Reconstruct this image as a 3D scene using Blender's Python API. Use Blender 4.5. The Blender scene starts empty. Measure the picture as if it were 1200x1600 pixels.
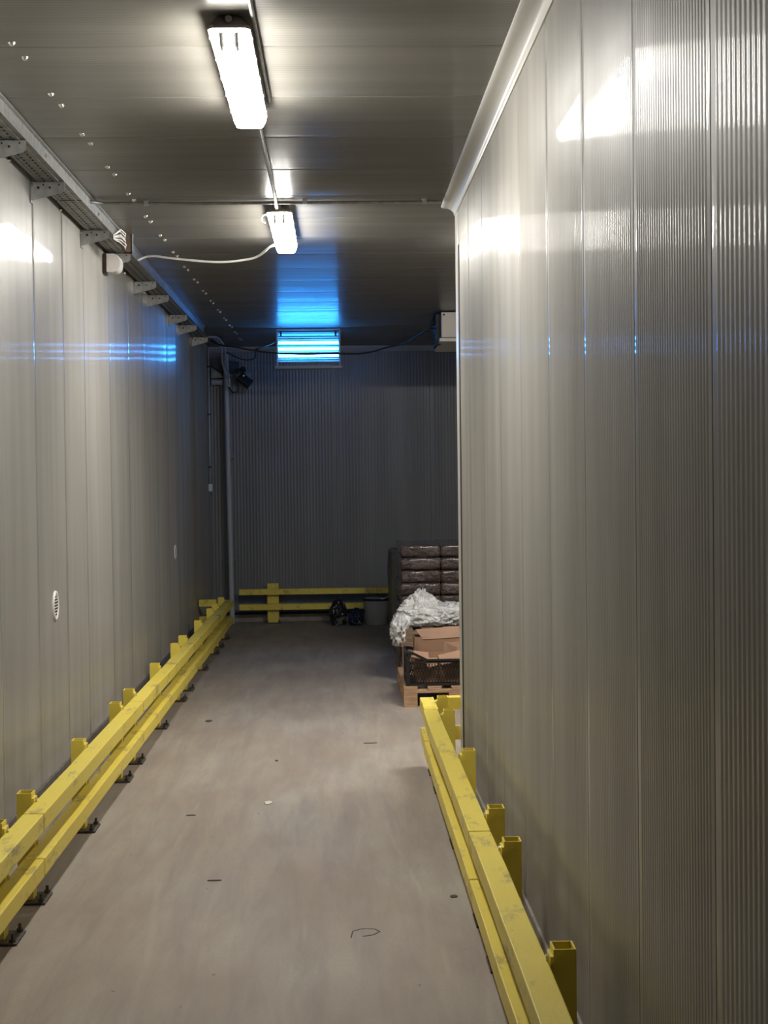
import bpy, math, random
from mathutils import Vector, Matrix, noise
random.seed(7)
sc = bpy.context.scene
col = sc.collection
CAMH = 1.68
CEIL = 3.2
XL, XR, YB = -1.47, 0.69, 17.95     # left wall, right wall, back wall
YE = 8.66                            # where the right wall ends

# ------------------------------------------------------------------ helpers
class MB:
    def __init__(s): s.v = []; s.f = []; s.mi = []; s.mats = []
    def m(s, mat):
        if mat not in s.mats: s.mats.append(mat)
        return s.mats.index(mat)
    def add(s, vs, fs, mat=0):
        b = len(s.v); s.v += [Vector(p) for p in vs]
        s.f += [[b+i for i in f] for f in fs]; s.mi += [mat]*len(fs)
    def box(s, x0, x1, y0, y1, z0, z1, mat=0, M=None):
        vs = [Vector(p) for p in ((x0,y0,z0),(x1,y0,z0),(x1,y1,z0),(x0,y1,z0),(x0,y0,z1),(x1,y0,z1),(x1,y1,z1),(x0,y1,z1))]
        if M: vs = [M @ p for p in vs]
        s.add(vs, [(0,3,2,1),(4,5,6,7),(0,1,5,4),(1,2,6,5),(2,3,7,6),(3,0,4,7)], mat)
    def tube(s, pts, r, n=10, mat=0, cap=True, radii=None):
        pts = [Vector(p) for p in pts]; rings = []; up = None
        for i, p in enumerate(pts):
            t = (pts[min(i+1,len(pts)-1)] - pts[max(i-1,0)]).normalized()
            if up is None:
                a = Vector((0,0,1)) if abs(t.z) < .9 else Vector((1,0,0))
                up = (a - t*a.dot(t)).normalized()
            else: up = (up - t*up.dot(t)).normalized()
            sd = t.cross(up); rr = radii[i] if radii else r
            rings.append([p + (up*math.cos(k*2*math.pi/n) + sd*math.sin(k*2*math.pi/n))*rr for k in range(n)])
        vs = [q for g in rings for q in g]; fs = []
        for i in range(len(pts)-1):
            for k in range(n):
                a = i*n+k; b = i*n+(k+1)%n; fs.append((a, b, b+n, a+n))
        if cap: fs.append(tuple(range(n))[::-1]); fs.append(tuple((len(pts)-1)*n+k for k in range(n)))
        s.add(vs, fs, mat)
    def prism(s, poly, axis, a0, a1, mat=0):
        def P(u, w, a): return {'x': (a,u,w), 'y': (u,a,w), 'z': (u,w,a)}[axis]
        n = len(poly)
        vs = [P(u,w,a0) for u,w in poly] + [P(u,w,a1) for u,w in poly]
        fs = [tuple(range(n)), tuple(range(2*n-1, n-1, -1))] + [(i, i+n, (i+1)%n+n, (i+1)%n) for i in range(n)]
        s.add(vs, fs, mat)
    def lathe(s, prof, c, n=32, mat=0):
        vs = [(c[0]+r*math.cos(k*2*math.pi/n), c[1]+r*math.sin(k*2*math.pi/n), c[2]+z) for r,z in prof for k in range(n)]
        fs = [(i*n+k, i*n+(k+1)%n, (i+1)*n+(k+1)%n, (i+1)*n+k) for i in range(len(prof)-1) for k in range(n)]
        s.add(vs, fs, mat)
    def build(s, name, mat, parent=None, smooth=False, bevel=0, autos=None):
        me = bpy.data.meshes.new(name)
        o = bpy.data.objects.new(name, me); col.objects.link(o)
        org = Vector((0,0,0))
        if parent is not None:
            o.parent = parent
            p = parent
            while p is not None: org = org + p.location; p = p.parent
        me.from_pydata([v-org for v in s.v], [], s.f)
        mats = mat if isinstance(mat, (list,tuple)) else [mat]
        for m_ in mats: me.materials.append(m_)
        for p_, i in zip(me.polygons, s.mi): p_.material_index = i
        import bmesh
        bm = bmesh.new(); bm.from_mesh(me); bmesh.ops.recalc_face_normals(bm, faces=bm.faces) if not getattr(s,'keep',False) else None
        bm.to_mesh(me); bm.free()
        if smooth:
            for p_ in me.polygons: p_.use_smooth = True
            if autos:
                me.set_sharp_from_angle(angle=math.radians(autos))
        if bevel:
            b = o.modifiers.new('bevel','BEVEL'); b.width = bevel; b.segments = 2; b.limit_method = 'ANGLE'; b.angle_limit = math.radians(50)
        return o

def tag(o, label, cat, group=None, kind=None):
    if label: o['label'] = label
    if cat: o['category'] = cat
    if group: o['group'] = group
    if kind: o['kind'] = kind
    return o
def thing(name, label, cat, loc=(0,0,0), group=None):
    o = bpy.data.objects.new(name, None); col.objects.link(o); o.location = loc
    o.empty_display_size = .1
    return tag(o, label, cat, group)
def copy_tree(o, parent=None):
    c = o.copy(); col.objects.link(c)
    if parent: c.parent = parent
    for ch in list(o.children): copy_tree(ch, c)
    return c
def struct(o): o['kind'] = 'structure'; return o

# ------------------------------------------------------------------ materials
def mat(name, color, rough=.5, metal=0, spec=.5, coat=0, coatr=.05, noise_amt=0, nscale=8, bump=0, bscale=40, color2=None, emis=None, estr=0, stretch=None, trans=0, alpha=1, detail=4, rvar=0, nlo=.35, nhi=.65):
    m = bpy.data.materials.new(name); m.use_nodes = True
    nt = m.node_tree; N = nt.nodes; L = nt.links
    b = N['Principled BSDF']
    b.inputs['Base Color'].default_value = (*color, 1)
    b.inputs['Roughness'].default_value = rough; b.inputs['Metallic'].default_value = metal
    b.inputs['Specular IOR Level'].default_value = spec
    b.inputs['Coat Weight'].default_value = coat; b.inputs['Coat Roughness'].default_value = coatr
    b.inputs['Transmission Weight'].default_value = trans
    b.inputs['Alpha'].default_value = alpha
    tc = N.new('ShaderNodeTexCoord'); mp = N.new('ShaderNodeMapping'); L.new(tc.outputs['Object'], mp.inputs[0])
    if stretch: mp.inputs['Scale'].default_value = stretch
    if color2 is not None or rvar:
        t = N.new('ShaderNodeTexNoise'); t.inputs['Scale'].default_value = nscale; t.inputs['Detail'].default_value = detail
        L.new(mp.outputs[0], t.inputs['Vector'])
        r = N.new('ShaderNodeMapRange'); r.inputs['From Min'].default_value = nlo; r.inputs['From Max'].default_value = nhi
        L.new(t.outputs['Fac'], r.inputs['Value'])
        if color2 is not None:
            mx = N.new('ShaderNodeMix'); mx.data_type = 'RGBA'
            mx.inputs['A'].default_value = (*color,1); mx.inputs['B'].default_value = (*color2,1)
            L.new(r.outputs[0], mx.inputs['Factor']); L.new(mx.outputs['Result'], b.inputs['Base Color'])
        if rvar:
            r2 = N.new('ShaderNodeMapRange'); r2.inputs['To Min'].default_value = rough-rvar; r2.inputs['To Max'].default_value = rough+rvar
            L.new(t.outputs['Fac'], r2.inputs['Value']); L.new(r2.outputs[0], b.inputs['Roughness'])
    if bump:
        t2 = N.new('ShaderNodeTexNoise'); t2.inputs['Scale'].default_value = bscale; t2.inputs['Detail'].default_value = 3
        L.new(mp.outputs[0], t2.inputs['Vector'])
        bp = N.new('ShaderNodeBump'); bp.inputs['Strength'].default_value = bump; bp.inputs['Distance'].default_value = .01
        L.new(t2.outputs['Fac'], bp.inputs['Height']); L.new(bp.outputs[0], b.inputs['Normal'])
    if emis:
        b.inputs['Emission Color'].default_value = (*emis,1); b.inputs['Emission Strength'].default_value = estr
    return m

M = {}
def steel(name, c, c2, stretch, base_r=.36, coatr=.04, metal=.04, coat=.75):
    m = mat(name, c, rough=base_r, metal=metal, spec=.2, coat=coat, coatr=coatr, color2=c2, nscale=2.0, stretch=stretch, rvar=.06, bump=.003, bscale=1.0, detail=3)
    m.node_tree.nodes['Principled BSDF'].inputs['Coat IOR'].default_value = 1.22
    return m
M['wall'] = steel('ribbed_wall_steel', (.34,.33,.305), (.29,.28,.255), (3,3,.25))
M['wallr'] = steel('ribbed_right_wall_steel', (.34,.33,.30), (.29,.28,.25), (3,3,.25), coat=.32, base_r=.42)
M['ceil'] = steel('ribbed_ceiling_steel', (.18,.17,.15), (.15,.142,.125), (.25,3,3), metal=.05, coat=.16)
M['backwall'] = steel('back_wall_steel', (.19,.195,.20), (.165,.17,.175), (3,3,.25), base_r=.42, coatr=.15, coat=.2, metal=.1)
M['cove'] = mat('cove_trim_plastic', (.52,.51,.47), rough=.35, coat=.12, coatr=.12)
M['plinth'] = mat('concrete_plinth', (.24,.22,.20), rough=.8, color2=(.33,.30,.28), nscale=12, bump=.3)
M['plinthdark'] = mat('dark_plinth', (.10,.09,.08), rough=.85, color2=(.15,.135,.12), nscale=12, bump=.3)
M['gasket_shadow'] = mat('dark_gasket_shadow', (.03,.025,.02), rough=.7)  # real dark joints, and the painted shadow line at the back wall foot
M['galv'] = mat('galvanised_steel', (.50,.51,.50), rough=.35, metal=.75, color2=(.36,.37,.37), nscale=25, rvar=.1, bump=.05)
M['galvdark'] = mat('galvanised_steel_dull', (.30,.30,.29), rough=.5, metal=.6, color2=(.2,.2,.19), nscale=20)
M['hole'] = mat('hole_dark', (.008,.008,.008), rough=.9)
M['bolt'] = mat('zinc_bolt', (.75,.74,.70), rough=.22, metal=.9)
M['plate'] = mat('dirty_base_plate', (.05,.045,.04), rough=.6, metal=.3, color2=(.12,.10,.08), nscale=60)
M['housing'] = mat('lamp_housing', (.23,.20,.17), rough=.5)
M['white'] = mat('white_plastic', (.78,.77,.74), rough=.4)
M['offwhite'] = mat('off_white_enamel', (.62,.59,.56), rough=.45)
M['black'] = mat('black_plastic', (.012,.012,.014), rough=.4)
M['blackrub'] = mat('black_rubber', (.006,.006,.008), rough=.6)
M['lamp'] = mat('lit_diffuser', (.8,.8,.78), rough=.4, emis=(1,.967,.90), estr=92)
M['lamp2'] = mat('lit_diffuser_strong', (.8,.8,.78), rough=.4, emis=(1,.965,.90), estr=170)
M['tubeend'] = mat('tube_end_grey', (.75,.73,.73), rough=.5)
M['uv'] = mat('lit_blue_tube', (.3,.7,.9), rough=.3, emis=(.033,.31,1.0), estr=42)
M['uvdim'] = mat('lit_blue_tube_dim', (.3,.7,.9), rough=.3, emis=(.01,.30,.95), estr=4)
def translucent():
    m = bpy.data.materials.new('translucent_back_sheet'); m.use_nodes = True
    N = m.node_tree.nodes; L = m.node_tree.links; out = N['Material Output']
    t = N.new('ShaderNodeBsdfTranslucent'); t.inputs[0].default_value = (.7,.8,.85,1)
    mx = N.new('ShaderNodeMixShader'); mx.inputs[0].default_value = .55
    N['Principled BSDF'].inputs['Base Color'].default_value = (.5,.6,.65,1)
    L.new(N['Principled BSDF'].outputs[0], mx.inputs[1]); L.new(t.outputs[0], mx.inputs[2]); L.new(mx.outputs[0], out.inputs['Surface'])
    return m
M['refl'] = translucent()
M['frame'] = mat('blue_lamp_frame', (.22,.24,.26), rough=.45, metal=.3)
M['pipe'] = mat('pale_pipe', (.42,.44,.46), rough=.4)
M['brownbox'] = mat('brown_metal', (.10,.065,.045), rough=.5, color2=(.16,.11,.08), nscale=30)
M['wood'] = mat('pallet_wood', (.42,.27,.16), rough=.75, color2=(.28,.16,.09), nscale=9, stretch=(1,8,8), bump=.2)
M['oldwood'] = mat('old_pallet_wood', (.24,.16,.11), rough=.8, color2=(.14,.09,.06), nscale=9, stretch=(1,8,8), bump=.2)
M['card'] = mat('cardboard', (.36,.22,.15), rough=.8, color2=(.30,.175,.115), nscale=5)
M['cardin'] = mat('cardboard_inside', (.27,.155,.095), rough=.85)
M['crate'] = mat('black_crate_plastic', (.010,.010,.011), rough=.32)
M['sack'] = mat('brown_sack_under_film', (.045,.028,.025), rough=.5, color2=(.085,.06,.055), nscale=5, coat=.8, coatr=.07, bump=1.0, bscale=22)
M['sack'].node_tree.nodes['Bump'].inputs['Distance'].default_value = .03
M['greyfilm'] = mat('grey_stretch_film', (.14,.14,.13), rough=.4, color2=(.08,.08,.075), nscale=6, bump=.4, bscale=14, stretch=(1,1,.4))
M['bucket'] = mat('grey_bucket_plastic', (.36,.37,.38), rough=.45)
M['darkbag'] = mat('black_bag', (.012,.013,.015), rough=.28, color2=(.16,.16,.15), nscale=5, bump=.5, bscale=14, nlo=.52, nhi=.60)
M['navybag'] = mat('navy_bag', (.010,.018,.05), rough=.3, color2=(.25,.27,.32), nscale=9, bump=.5, bscale=14, nlo=.60, nhi=.66)
M['chip'] = mat('floor_chip_pale', (.6,.58,.52), rough=.8)
M['chipd'] = mat('floor_chip_dark', (.06,.05,.045), rough=.8)
M['seam'] = M['gasket_shadow']

# crumpled clear film
def film():
    m = bpy.data.materials.new('crumpled_clear_film'); m.use_nodes = True
    N = m.node_tree.nodes; L = m.node_tree.links; b = N['Principled BSDF']; out = N['Material Output']
    b.inputs['Base Color'].default_value = (.97,.97,.965,1); b.inputs['Roughness'].default_value = .12
    b.inputs['Specular IOR Level'].default_value = .9
    b.inputs['Coat Weight'].default_value = 1; b.inputs['Coat Roughness'].default_value = .04
    tc = N.new('ShaderNodeTexCoord')
    v = N.new('ShaderNodeTexVoronoi'); v.feature = 'DISTANCE_TO_EDGE'; v.inputs['Scale'].default_value = 17
    n = N.new('ShaderNodeTexNoise'); n.inputs['Scale'].default_value = 10; n.inputs['Detail'].default_value = 6
    L.new(tc.outputs['Object'], n.inputs['Vector'])
    ad = N.new('ShaderNodeMix'); ad.data_type = 'VECTOR'; ad.inputs['Factor'].default_value = .25
    L.new(tc.outputs['Object'], ad.inputs['A']); L.new(n.outputs['Color'], ad.inputs['B']); L.new(ad.outputs['Result'], v.inputs['Vector'])
    bp = N.new('ShaderNodeBump'); bp.inputs['Strength'].default_value = 1; bp.inputs['Distance'].default_value = .02
    mm = N.new('ShaderNodeMath'); mm.operation = 'ADD'; L.new(v.outputs['Distance'], mm.inputs[0]); L.new(n.outputs['Fac'], mm.inputs[1])
    L.new(mm.outputs[0], bp.inputs['Height']); L.new(bp.outputs[0], b.inputs['Normal'])
    tr = N.new('ShaderNodeBsdfTransparent'); mx = N.new('ShaderNodeMixShader')
    r = N.new('ShaderNodeMapRange'); r.inputs['From Min'].default_value = .35; r.inputs['From Max'].default_value = .65
    r.inputs['To Min'].default_value = .62; r.inputs['To Max'].default_value = .98
    L.new(n.outputs['Fac'], r.inputs['Value']); L.new(r.outputs[0], mx.inputs[0])
    L.new(tr.outputs[0], mx.inputs[1]); L.new(b.outputs[0], mx.inputs[2]); L.new(mx.outputs[0], out.inputs['Surface'])
    return m
M['film'] = film()

# yellow paint with scuffs
def yellow(name, scuff):
    m = bpy.data.materials.new(name); m.use_nodes = True
    N = m.node_tree.nodes; L = m.node_tree.links; b = N['Principled BSDF']
    b.inputs['Roughness'].default_value = .42; b.inputs['Specular IOR Level'].default_value = .4
    tc = N.new('ShaderNodeTexCoord'); mp = N.new('ShaderNodeMapping'); mp.inputs['Scale'].default_value = (1,.35,1)
    oi = N.new('ShaderNodeObjectInfo'); va = N.new('ShaderNodeVectorMath'); va.operation = 'ADD'
    L.new(tc.outputs['Object'], va.inputs[0]); L.new(oi.outputs['Random'], va.inputs[1]); L.new(va.outputs[0], mp.inputs[0])
    n1 = N.new('ShaderNodeTexNoise'); n1.inputs['Scale'].default_value = 9; n1.inputs['Detail'].default_value = 8; n1.inputs['Roughness'].default_value = .75
    n2 = N.new('ShaderNodeTexNoise'); n2.inputs['Scale'].default_value = 3; n2.inputs['Detail'].default_value = 2
    L.new(mp.outputs[0], n1.inputs['Vector']); L.new(mp.outputs[0], n2.inputs['Vector'])
    r = N.new('ShaderNodeMapRange'); r.inputs['From Min'].default_value = .60-scuff; r.inputs['From Max'].default_value = .70-scuff
    r.inputs['To Max'].default_value = .75
    L.new(n1.outputs['Fac'], r.inputs['Value'])
    c1 = N.new('ShaderNodeMix'); c1.data_type = 'RGBA'; c1.inputs['A'].default_value = (.80,.67,.13,1); c1.inputs['B'].default_value = (.74,.57,.06,1)
    L.new(n2.outputs['Fac'], c1.inputs['Factor'])
    c2 = N.new('ShaderNodeMix'); c2.data_type = 'RGBA'; c2.inputs['B'].default_value = (.30,.23,.12,1)
    L.new(c1.outputs['Result'], c2.inputs['A']); L.new(r.outputs[0], c2.inputs['Factor'])
    L.new(c2.outputs['Result'], b.inputs['Base Color'])
    bp = N.new('ShaderNodeBump'); bp.inputs['Strength'].default_value = .25; bp.inputs['Distance'].default_value = .01
    L.new(n1.outputs['Fac'], bp.inputs['Height']); L.new(bp.outputs[0], b.inputs['Normal'])
    return m
M['ybeam'] = yellow('worn_yellow_beam', .055)
M['ypost'] = yellow('yellow_post_paint', -.04)

# concrete floor
def floor_mat():
    m = bpy.data.materials.new('worn_concrete_floor'); m.use_nodes = True
    N = m.node_tree.nodes; L = m.node_tree.links; b = N['Principled BSDF']
    tc = N.new('ShaderNodeTexCoord')
    def nz(scale, det, sc_=(1,1,1), ro=.5, dist=0):
        mp = N.new('ShaderNodeMapping'); mp.inputs['Scale'].default_value = sc_; L.new(tc.outputs['Object'], mp.inputs[0])
        n = N.new('ShaderNodeTexNoise'); n.inputs['Scale'].default_value = scale; n.inputs['Detail'].default_value = det; n.inputs['Roughness'].default_value = ro
        n.inputs['Distortion'].default_value = dist
        L.new(mp.outputs[0], n.inputs['Vector']); return n
    def mixc(fac, a, bb):
        x = N.new('ShaderNodeMix'); x.data_type = 'RGBA'
        for k, q in (('A',a),('B',bb)):
            if isinstance(q, tuple): x.inputs[k].default_value = (*q,1)
            else: L.new(q, x.inputs[k])
        if isinstance(fac, float): x.inputs['Factor'].default_value = fac
        else: L.new(fac, x.inputs['Factor'])
        return x.outputs['Result']
    def rng(o, a, b_, c=0, d=1):
        r = N.new('ShaderNodeMapRange'); r.inputs['From Min'].default_value = a; r.inputs['From Max'].default_value = b_
        r.inputs['To Min'].default_value = c; r.inputs['To Max'].default_value = d; L.new(o, r.inputs['Value']); return r.outputs[0]
    big = nz(2.0, 6, (1,.45,1)); streak = nz(3, 7, (3,.35,1), .65, .4); fine = nz(60, 4); fleck = nz(26, 2, (1,.5,1))
    c = mixc(rng(big.outputs['Fac'], .35, .65), (.305,.248,.20), (.375,.335,.272))
    c = mixc(rng(streak.outputs['Fac'], .40, .70, 0, .75), c, (.23,.19,.165))
    c = mixc(rng(fine.outputs['Fac'], .4, .7, 0, .25), c, (.24,.21,.19))
    c = mixc(rng(fleck.outputs['Fac'], .74, .78, 0, .7), c, (.12,.10,.09))
    # pale meandering scratches along the lane
    w = N.new('ShaderNodeTexWave'); w.wave_type = 'BANDS'; w.bands_direction = 'X'; w.inputs['Scale'].default_value = .55
    w.inputs['Distortion'].default_value = 9; w.inputs['Detail'].default_value = 2; w.inputs['Detail Scale'].default_value = .5
    mp = N.new('ShaderNodeMapping'); mp.inputs['Scale'].default_value = (1,.35,1); L.new(tc.outputs['Object'], mp.inputs[0]); L.new(mp.outputs[0], w.inputs['Vector'])
    br = nz(2.2, 2)
    mu = N.new('ShaderNodeMath'); mu.operation = 'MULTIPLY'
    L.new(rng(w.outputs['Fac'], .994, 1.0), mu.inputs[0]); L.new(rng(br.outputs['Fac'], .5, .62, 0, .16), mu.inputs[1])
    c = mixc(mu.outputs[0], c, (.50,.46,.41))
    L.new(c, b.inputs['Base Color'])
    L.new(rng(big.outputs['Fac'], .3, .7, .62, .5), b.inputs['Roughness'])
    b.inputs['Specular IOR Level'].default_value = .35
    bp = N.new('ShaderNodeBump'); bp.inputs['Strength'].default_value = .25; bp.inputs['Distance'].default_value = .01
    L.new(streak.outputs['Fac'], bp.inputs['Height']); L.new(bp.outputs[0], b.inputs['Normal'])
    return m
M['floor'] = floor_mat()

# ------------------------------------------------------------------ ribbed panels
def profile(s0, s1, seams, pitch, amp, bow, step=10, margin=.03, groove=.0035, gw=.006, duty=1.0, dbl=None):
    """(s, offset) samples across a run of panels; positive offset = into the corridor"""
    pts = []
    ed = [s0] + [s for s in seams if s0 < s < s1] + [s1]
    for a, b in zip(ed[:-1], ed[1:]):
        pp = pitch*(1.75 if a < dbl else 1.3 if a < dbl+3.3 else 1) if dbl is not None else pitch
        w = b-a; u0 = a+gw/2; u1 = b-gw/2
        k = max(1, int(round((w-2*margin)/pp))); ra, rb = a+margin, b-margin
        pa = amp*random.uniform(.8,1.15)*(1 if pp == pitch else .85); tilt = random.uniform(-1,1)*bow*.5
        pts.append((a+.0005, -groove)); pts.append((u0, -.0005)); pts.append((u0+.003, 0))
        n = k*step
        for i in range(n+1):
            t = i/n; y = ra + (rb-ra)*t
            if rb <= ra: break
            ph_ = (i%step)/step; off = pa*.5*(1-math.cos(2*math.pi*min(ph_/duty,1)))
            pts.append((y, off - pa*.5 + bow*math.sin(math.pi*t) + tilt*math.sin(2*math.pi*t)))
        pts.append((u1-.003, 0)); pts.append((u1, -.0005)); pts.append((b-.0005, -groove))
    return pts
def ribbed(name, prof, f, back, w0, w1, m_):
    """prof samples mapped by f(s, off, w); back = box behind"""
    g = MB(); g.keep = True
    n = len(prof)
    vs = [f(s, o, w0) for s, o in prof] + [f(s, o, w1) for s, o in prof]
    g.add(vs, [(i, i+1, i+1+n, i+n) for i in range(n-1)])
    g.box(*back)
    o = g.build(name, m_, smooth=True)
    me = o.data
    me.set_sharp_from_angle(angle=math.radians(32))
    return o

seamsL = [-2.2,-1.45,-.7,.05,.8,1.55,2.3,3.05,3.8,4.55,5.3,6.05,6.75,7.6,8.4,9.1,10.1,11.0,11.9,12.7,13.5,14.3,15.2,16.0,16.9]
seamsR = [-2.3,-1.56,-.83,-.1,.64,1.37,2.07,2.8,3.53,4.25,4.97,5.72,6.44,7.17,7.9]
seamsC = [5.46+.72*k for k in range(-11,18)]
seamsB = [-1.9, .0-.0, 1.1, 2.2, 3.3, 4.4]
Y0 = -2.6; XF = 5.0
struct(ribbed('wall_left', profile(Y0, YB, seamsL, .0185, .0016, .0022), lambda s,o,w: (XL+o, s, w), (XL-.12, XL-.008, Y0, YB, .0, CEIL), .0, CEIL, M['wall']))
struct(ribbed('wall_right', profile(Y0, YE, seamsR, .0185, .0021, .0010, dbl=2.5), lambda s,o,w: (XR-o, s, w), (XR+.008, XR+.10, Y0, YE-.001, .0, CEIL), .0, CEIL, M['wallr']))
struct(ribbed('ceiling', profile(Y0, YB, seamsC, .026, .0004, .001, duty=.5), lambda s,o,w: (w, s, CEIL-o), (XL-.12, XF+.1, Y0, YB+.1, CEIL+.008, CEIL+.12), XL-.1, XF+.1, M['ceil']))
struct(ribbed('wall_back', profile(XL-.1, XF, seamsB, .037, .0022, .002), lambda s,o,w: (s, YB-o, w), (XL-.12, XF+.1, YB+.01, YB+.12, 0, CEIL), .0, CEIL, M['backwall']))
g = MB(); g.box(XL-.12, XF+.1, Y0-.1, YB+.12, -.1, 0); struct(g.build('floor', M['floor']))
g = MB(); g.box(XF, XF+.1, YE-.1, YB, 0, CEIL); struct(g.build('wall_far_right', M['wall']))
g = MB(); g.box(XR+.10, XF, YE-.1, YE, 0, CEIL); struct(g.build('wall_side_room', M['wall']))
g = MB(); g.box(XL-.12, XR+.1, Y0-.1, Y0, 0, CEIL); struct(g.build('wall_front', M['wall']))

# plinths at the wall feet
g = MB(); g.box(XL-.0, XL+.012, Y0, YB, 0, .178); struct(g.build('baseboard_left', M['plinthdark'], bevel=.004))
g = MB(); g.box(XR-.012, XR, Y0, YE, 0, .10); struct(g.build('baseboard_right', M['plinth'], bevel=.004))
g = MB(); g.box(XL+.012, XF, YB-.03, YB, 0, .085); struct(g.build('baseboard_back', M['plinth'], bevel=.004))
g = MB(); g.box(XL+.012, XF, YB-.012, YB, .088, .112); struct(g.build('shadow_strip', M['gasket_shadow']))  # dark strip painting the shadow gap under the back wall panels

# cove trim along ceiling / right wall
g = MB()
poly = [(XR, CEIL), (XR, CEIL-.058), (XR-.006, CEIL-.058), (XR-.010, CEIL-.05)]
for k in range(9):
    a = math.radians(90*k/8); poly.append((XR-.010-.055*(1-math.cos(a)), CEIL-.05+.036*math.sin(a)))
poly += [(XR-.078, CEIL-.010), (XR-.082, CEIL-.006), (XR-.082, CEIL)]
g.prism(poly, 'y', Y0, YE+.03); struct(g.build('trim_2', M['cove'], smooth=True, autos=40))
# vertical end trim of the right wall
g = MB(); g.prism([(XR-.006, YE-.14), (XR-.002, YE-.145), (XR+.10, YE-.14), (XR+.105, YE+.006), (XR-.006, YE+.006)], 'z', .10, CEIL-.06)
struct(g.build('trim_3', M['cove'], bevel=.001))
g = MB(); g.box(XR-.0045, XR-.001, YE-.20, YE-.145, .10, CEIL-.25); struct(g.build('trim_4', M['gasket_shadow']))
# back wall head trim
g = MB(); g.prism([(YB, CEIL), (YB-.05, CEIL), (YB-.05, CEIL-.012), (YB-.012, CEIL-.06), (YB, CEIL-.06)], 'x', XL, XF); struct(g.build('trim_5', mat('grey_head_trim', (.34,.34,.34), rough=.5), bevel=.002))

# ------------------------------------------------------------------ guard rails
BZ = [(.150,.220), (.325,.395)]
PH = .435
def post(parent, x0, x1, y0, y1, side, plate=True, ph=PH, mat_=None):
    """hollow square post; side = +1 if its beam is on the +x side, -1 on the -x side; 'y' when the beam is on the -y side"""
    g = MB(); t = .005; mt = mat_ or M['ypost']
    g.box(x0, x1, y0, y0+t, .01, ph); g.box(x0, x1, y1-t, y1, .01, ph)
    g.box(x0, x0+t, y0+t, y1-t, .01, ph); g.box(x1-t, x1, y0+t, y1-t, .01, ph)
    g.box(x0+t, x1-t, y0+t, y1-t, .01, .02)
    p = g.build('post', mt, parent)
    cx, cy = (x0+x1)/2, (y0+y1)/2
    g = MB(); g.box(cx-.085, cx+.085, cy-.085, cy+.085, 0, .010)
    g.build('base_plate', M['plate'], p, bevel=.002)
    for sx in (-1,1):
        for sy in (-1,1):
            g = MB(); bx, by = cx+sx*.066, cy+sy*.066
            g.tube([(bx,by,.010),(bx,by,.040)], .006, 8); g.tube([(bx,by,.010),(bx,by,.022)], .012, 6)
            g.build('anchor_bolt', M['plate'], p)
    if side in (1,-1):
        xb = x1 if side == 1 else x0
        for z0, z1 in BZ:
            zc = z1-.012
            g = MB()
            g.box(*(sorted((xb, xb+side*.008))), cy-.035, cy+.035, z0-.006, z1+.020)
            g.build('bracket', mt, p)
            g = MB(); g.tube([(xb-side*.003, cy, z1+.009), (xb+side*.016, cy, z1+.009)], .0085, 6)
            g.build('bolt', M['bolt'], p)
    return p
def beam(parent, x0, x1, y0, y1, z0, z1, name='beam', kink=0, skew=0):
    g = MB(); n = 6
    # slightly uneven rectangular section along y
    if y1-y0 > x1-x0:
        rings = []
        for i in range(n+1):
            y = y0+(y1-y0)*i/n; dx = (random.uniform(-kink,kink) if 0<i<n else 0) + skew*(y-3); dz = random.uniform(-kink,kink)*.6 if 0<i<n else 0
            rings.append([(x0+dx,y,z0+dz),(x1+dx,y,z0+dz),(x1+dx,y,z1+dz),(x0+dx,y,z1+dz)])
        vs = [p for r in rings for p in r]; fs = [(0,1,2,3),(n*4+3,n*4+2,n*4+1,n*4)]
        for i in range(n):
            for k in range(4):
                a = i*4+k; b = i*4+(k+1)%4; fs.append((a,a+4,b+4,b))
        g.add(vs, fs)
    else: g.box(x0,x1,y0,y1,z0,z1)
    return g.build(name, M['ybeam'], parent, bevel=.004)

LX0, LX1 = -1.236, -1.156
SK = .0036      # the left rail runs very slightly out of parallel with its wall
segL = [(2.90,5.93,'section along the left wall nearest the camera'), (5.945,8.90,'second section from the camera along the left wall'),
        (8.915,11.92,'third section from the camera along the left wall'), (11.935,15.0,'fourth section from the camera along the left wall'),
        (15.015,16.25,'short last section at the far end of the left wall')]
postsL = [3.15,4.40,5.62,6.15,7.38,8.58,9.12,10.38,11.63,12.2,13.48,14.70,15.28,16.05]
for i, (a, b, w) in enumerate(segL):
    t = thing('guard_rail', 'yellow steel double-beam guard rail, '+w, 'guard rail', (-1.25,(a+b)/2,0), 'guard rail sections along the left wall')
    for k, (z0, z1) in enumerate(BZ): beam(t, LX0, LX1, a, b, z0, z1, kink=.002, skew=SK)
    for y in postsL:
        if a <= y < b: post(t, -1.300+SK*(y-3), -1.240+SK*(y-3), y-.03, y+.045, 1)
    if i == 4:
        for z0, z1 in BZ: beam(t, -1.45, -1.27, 16.02, 16.10, z0+.02, z1+.02)

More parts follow.
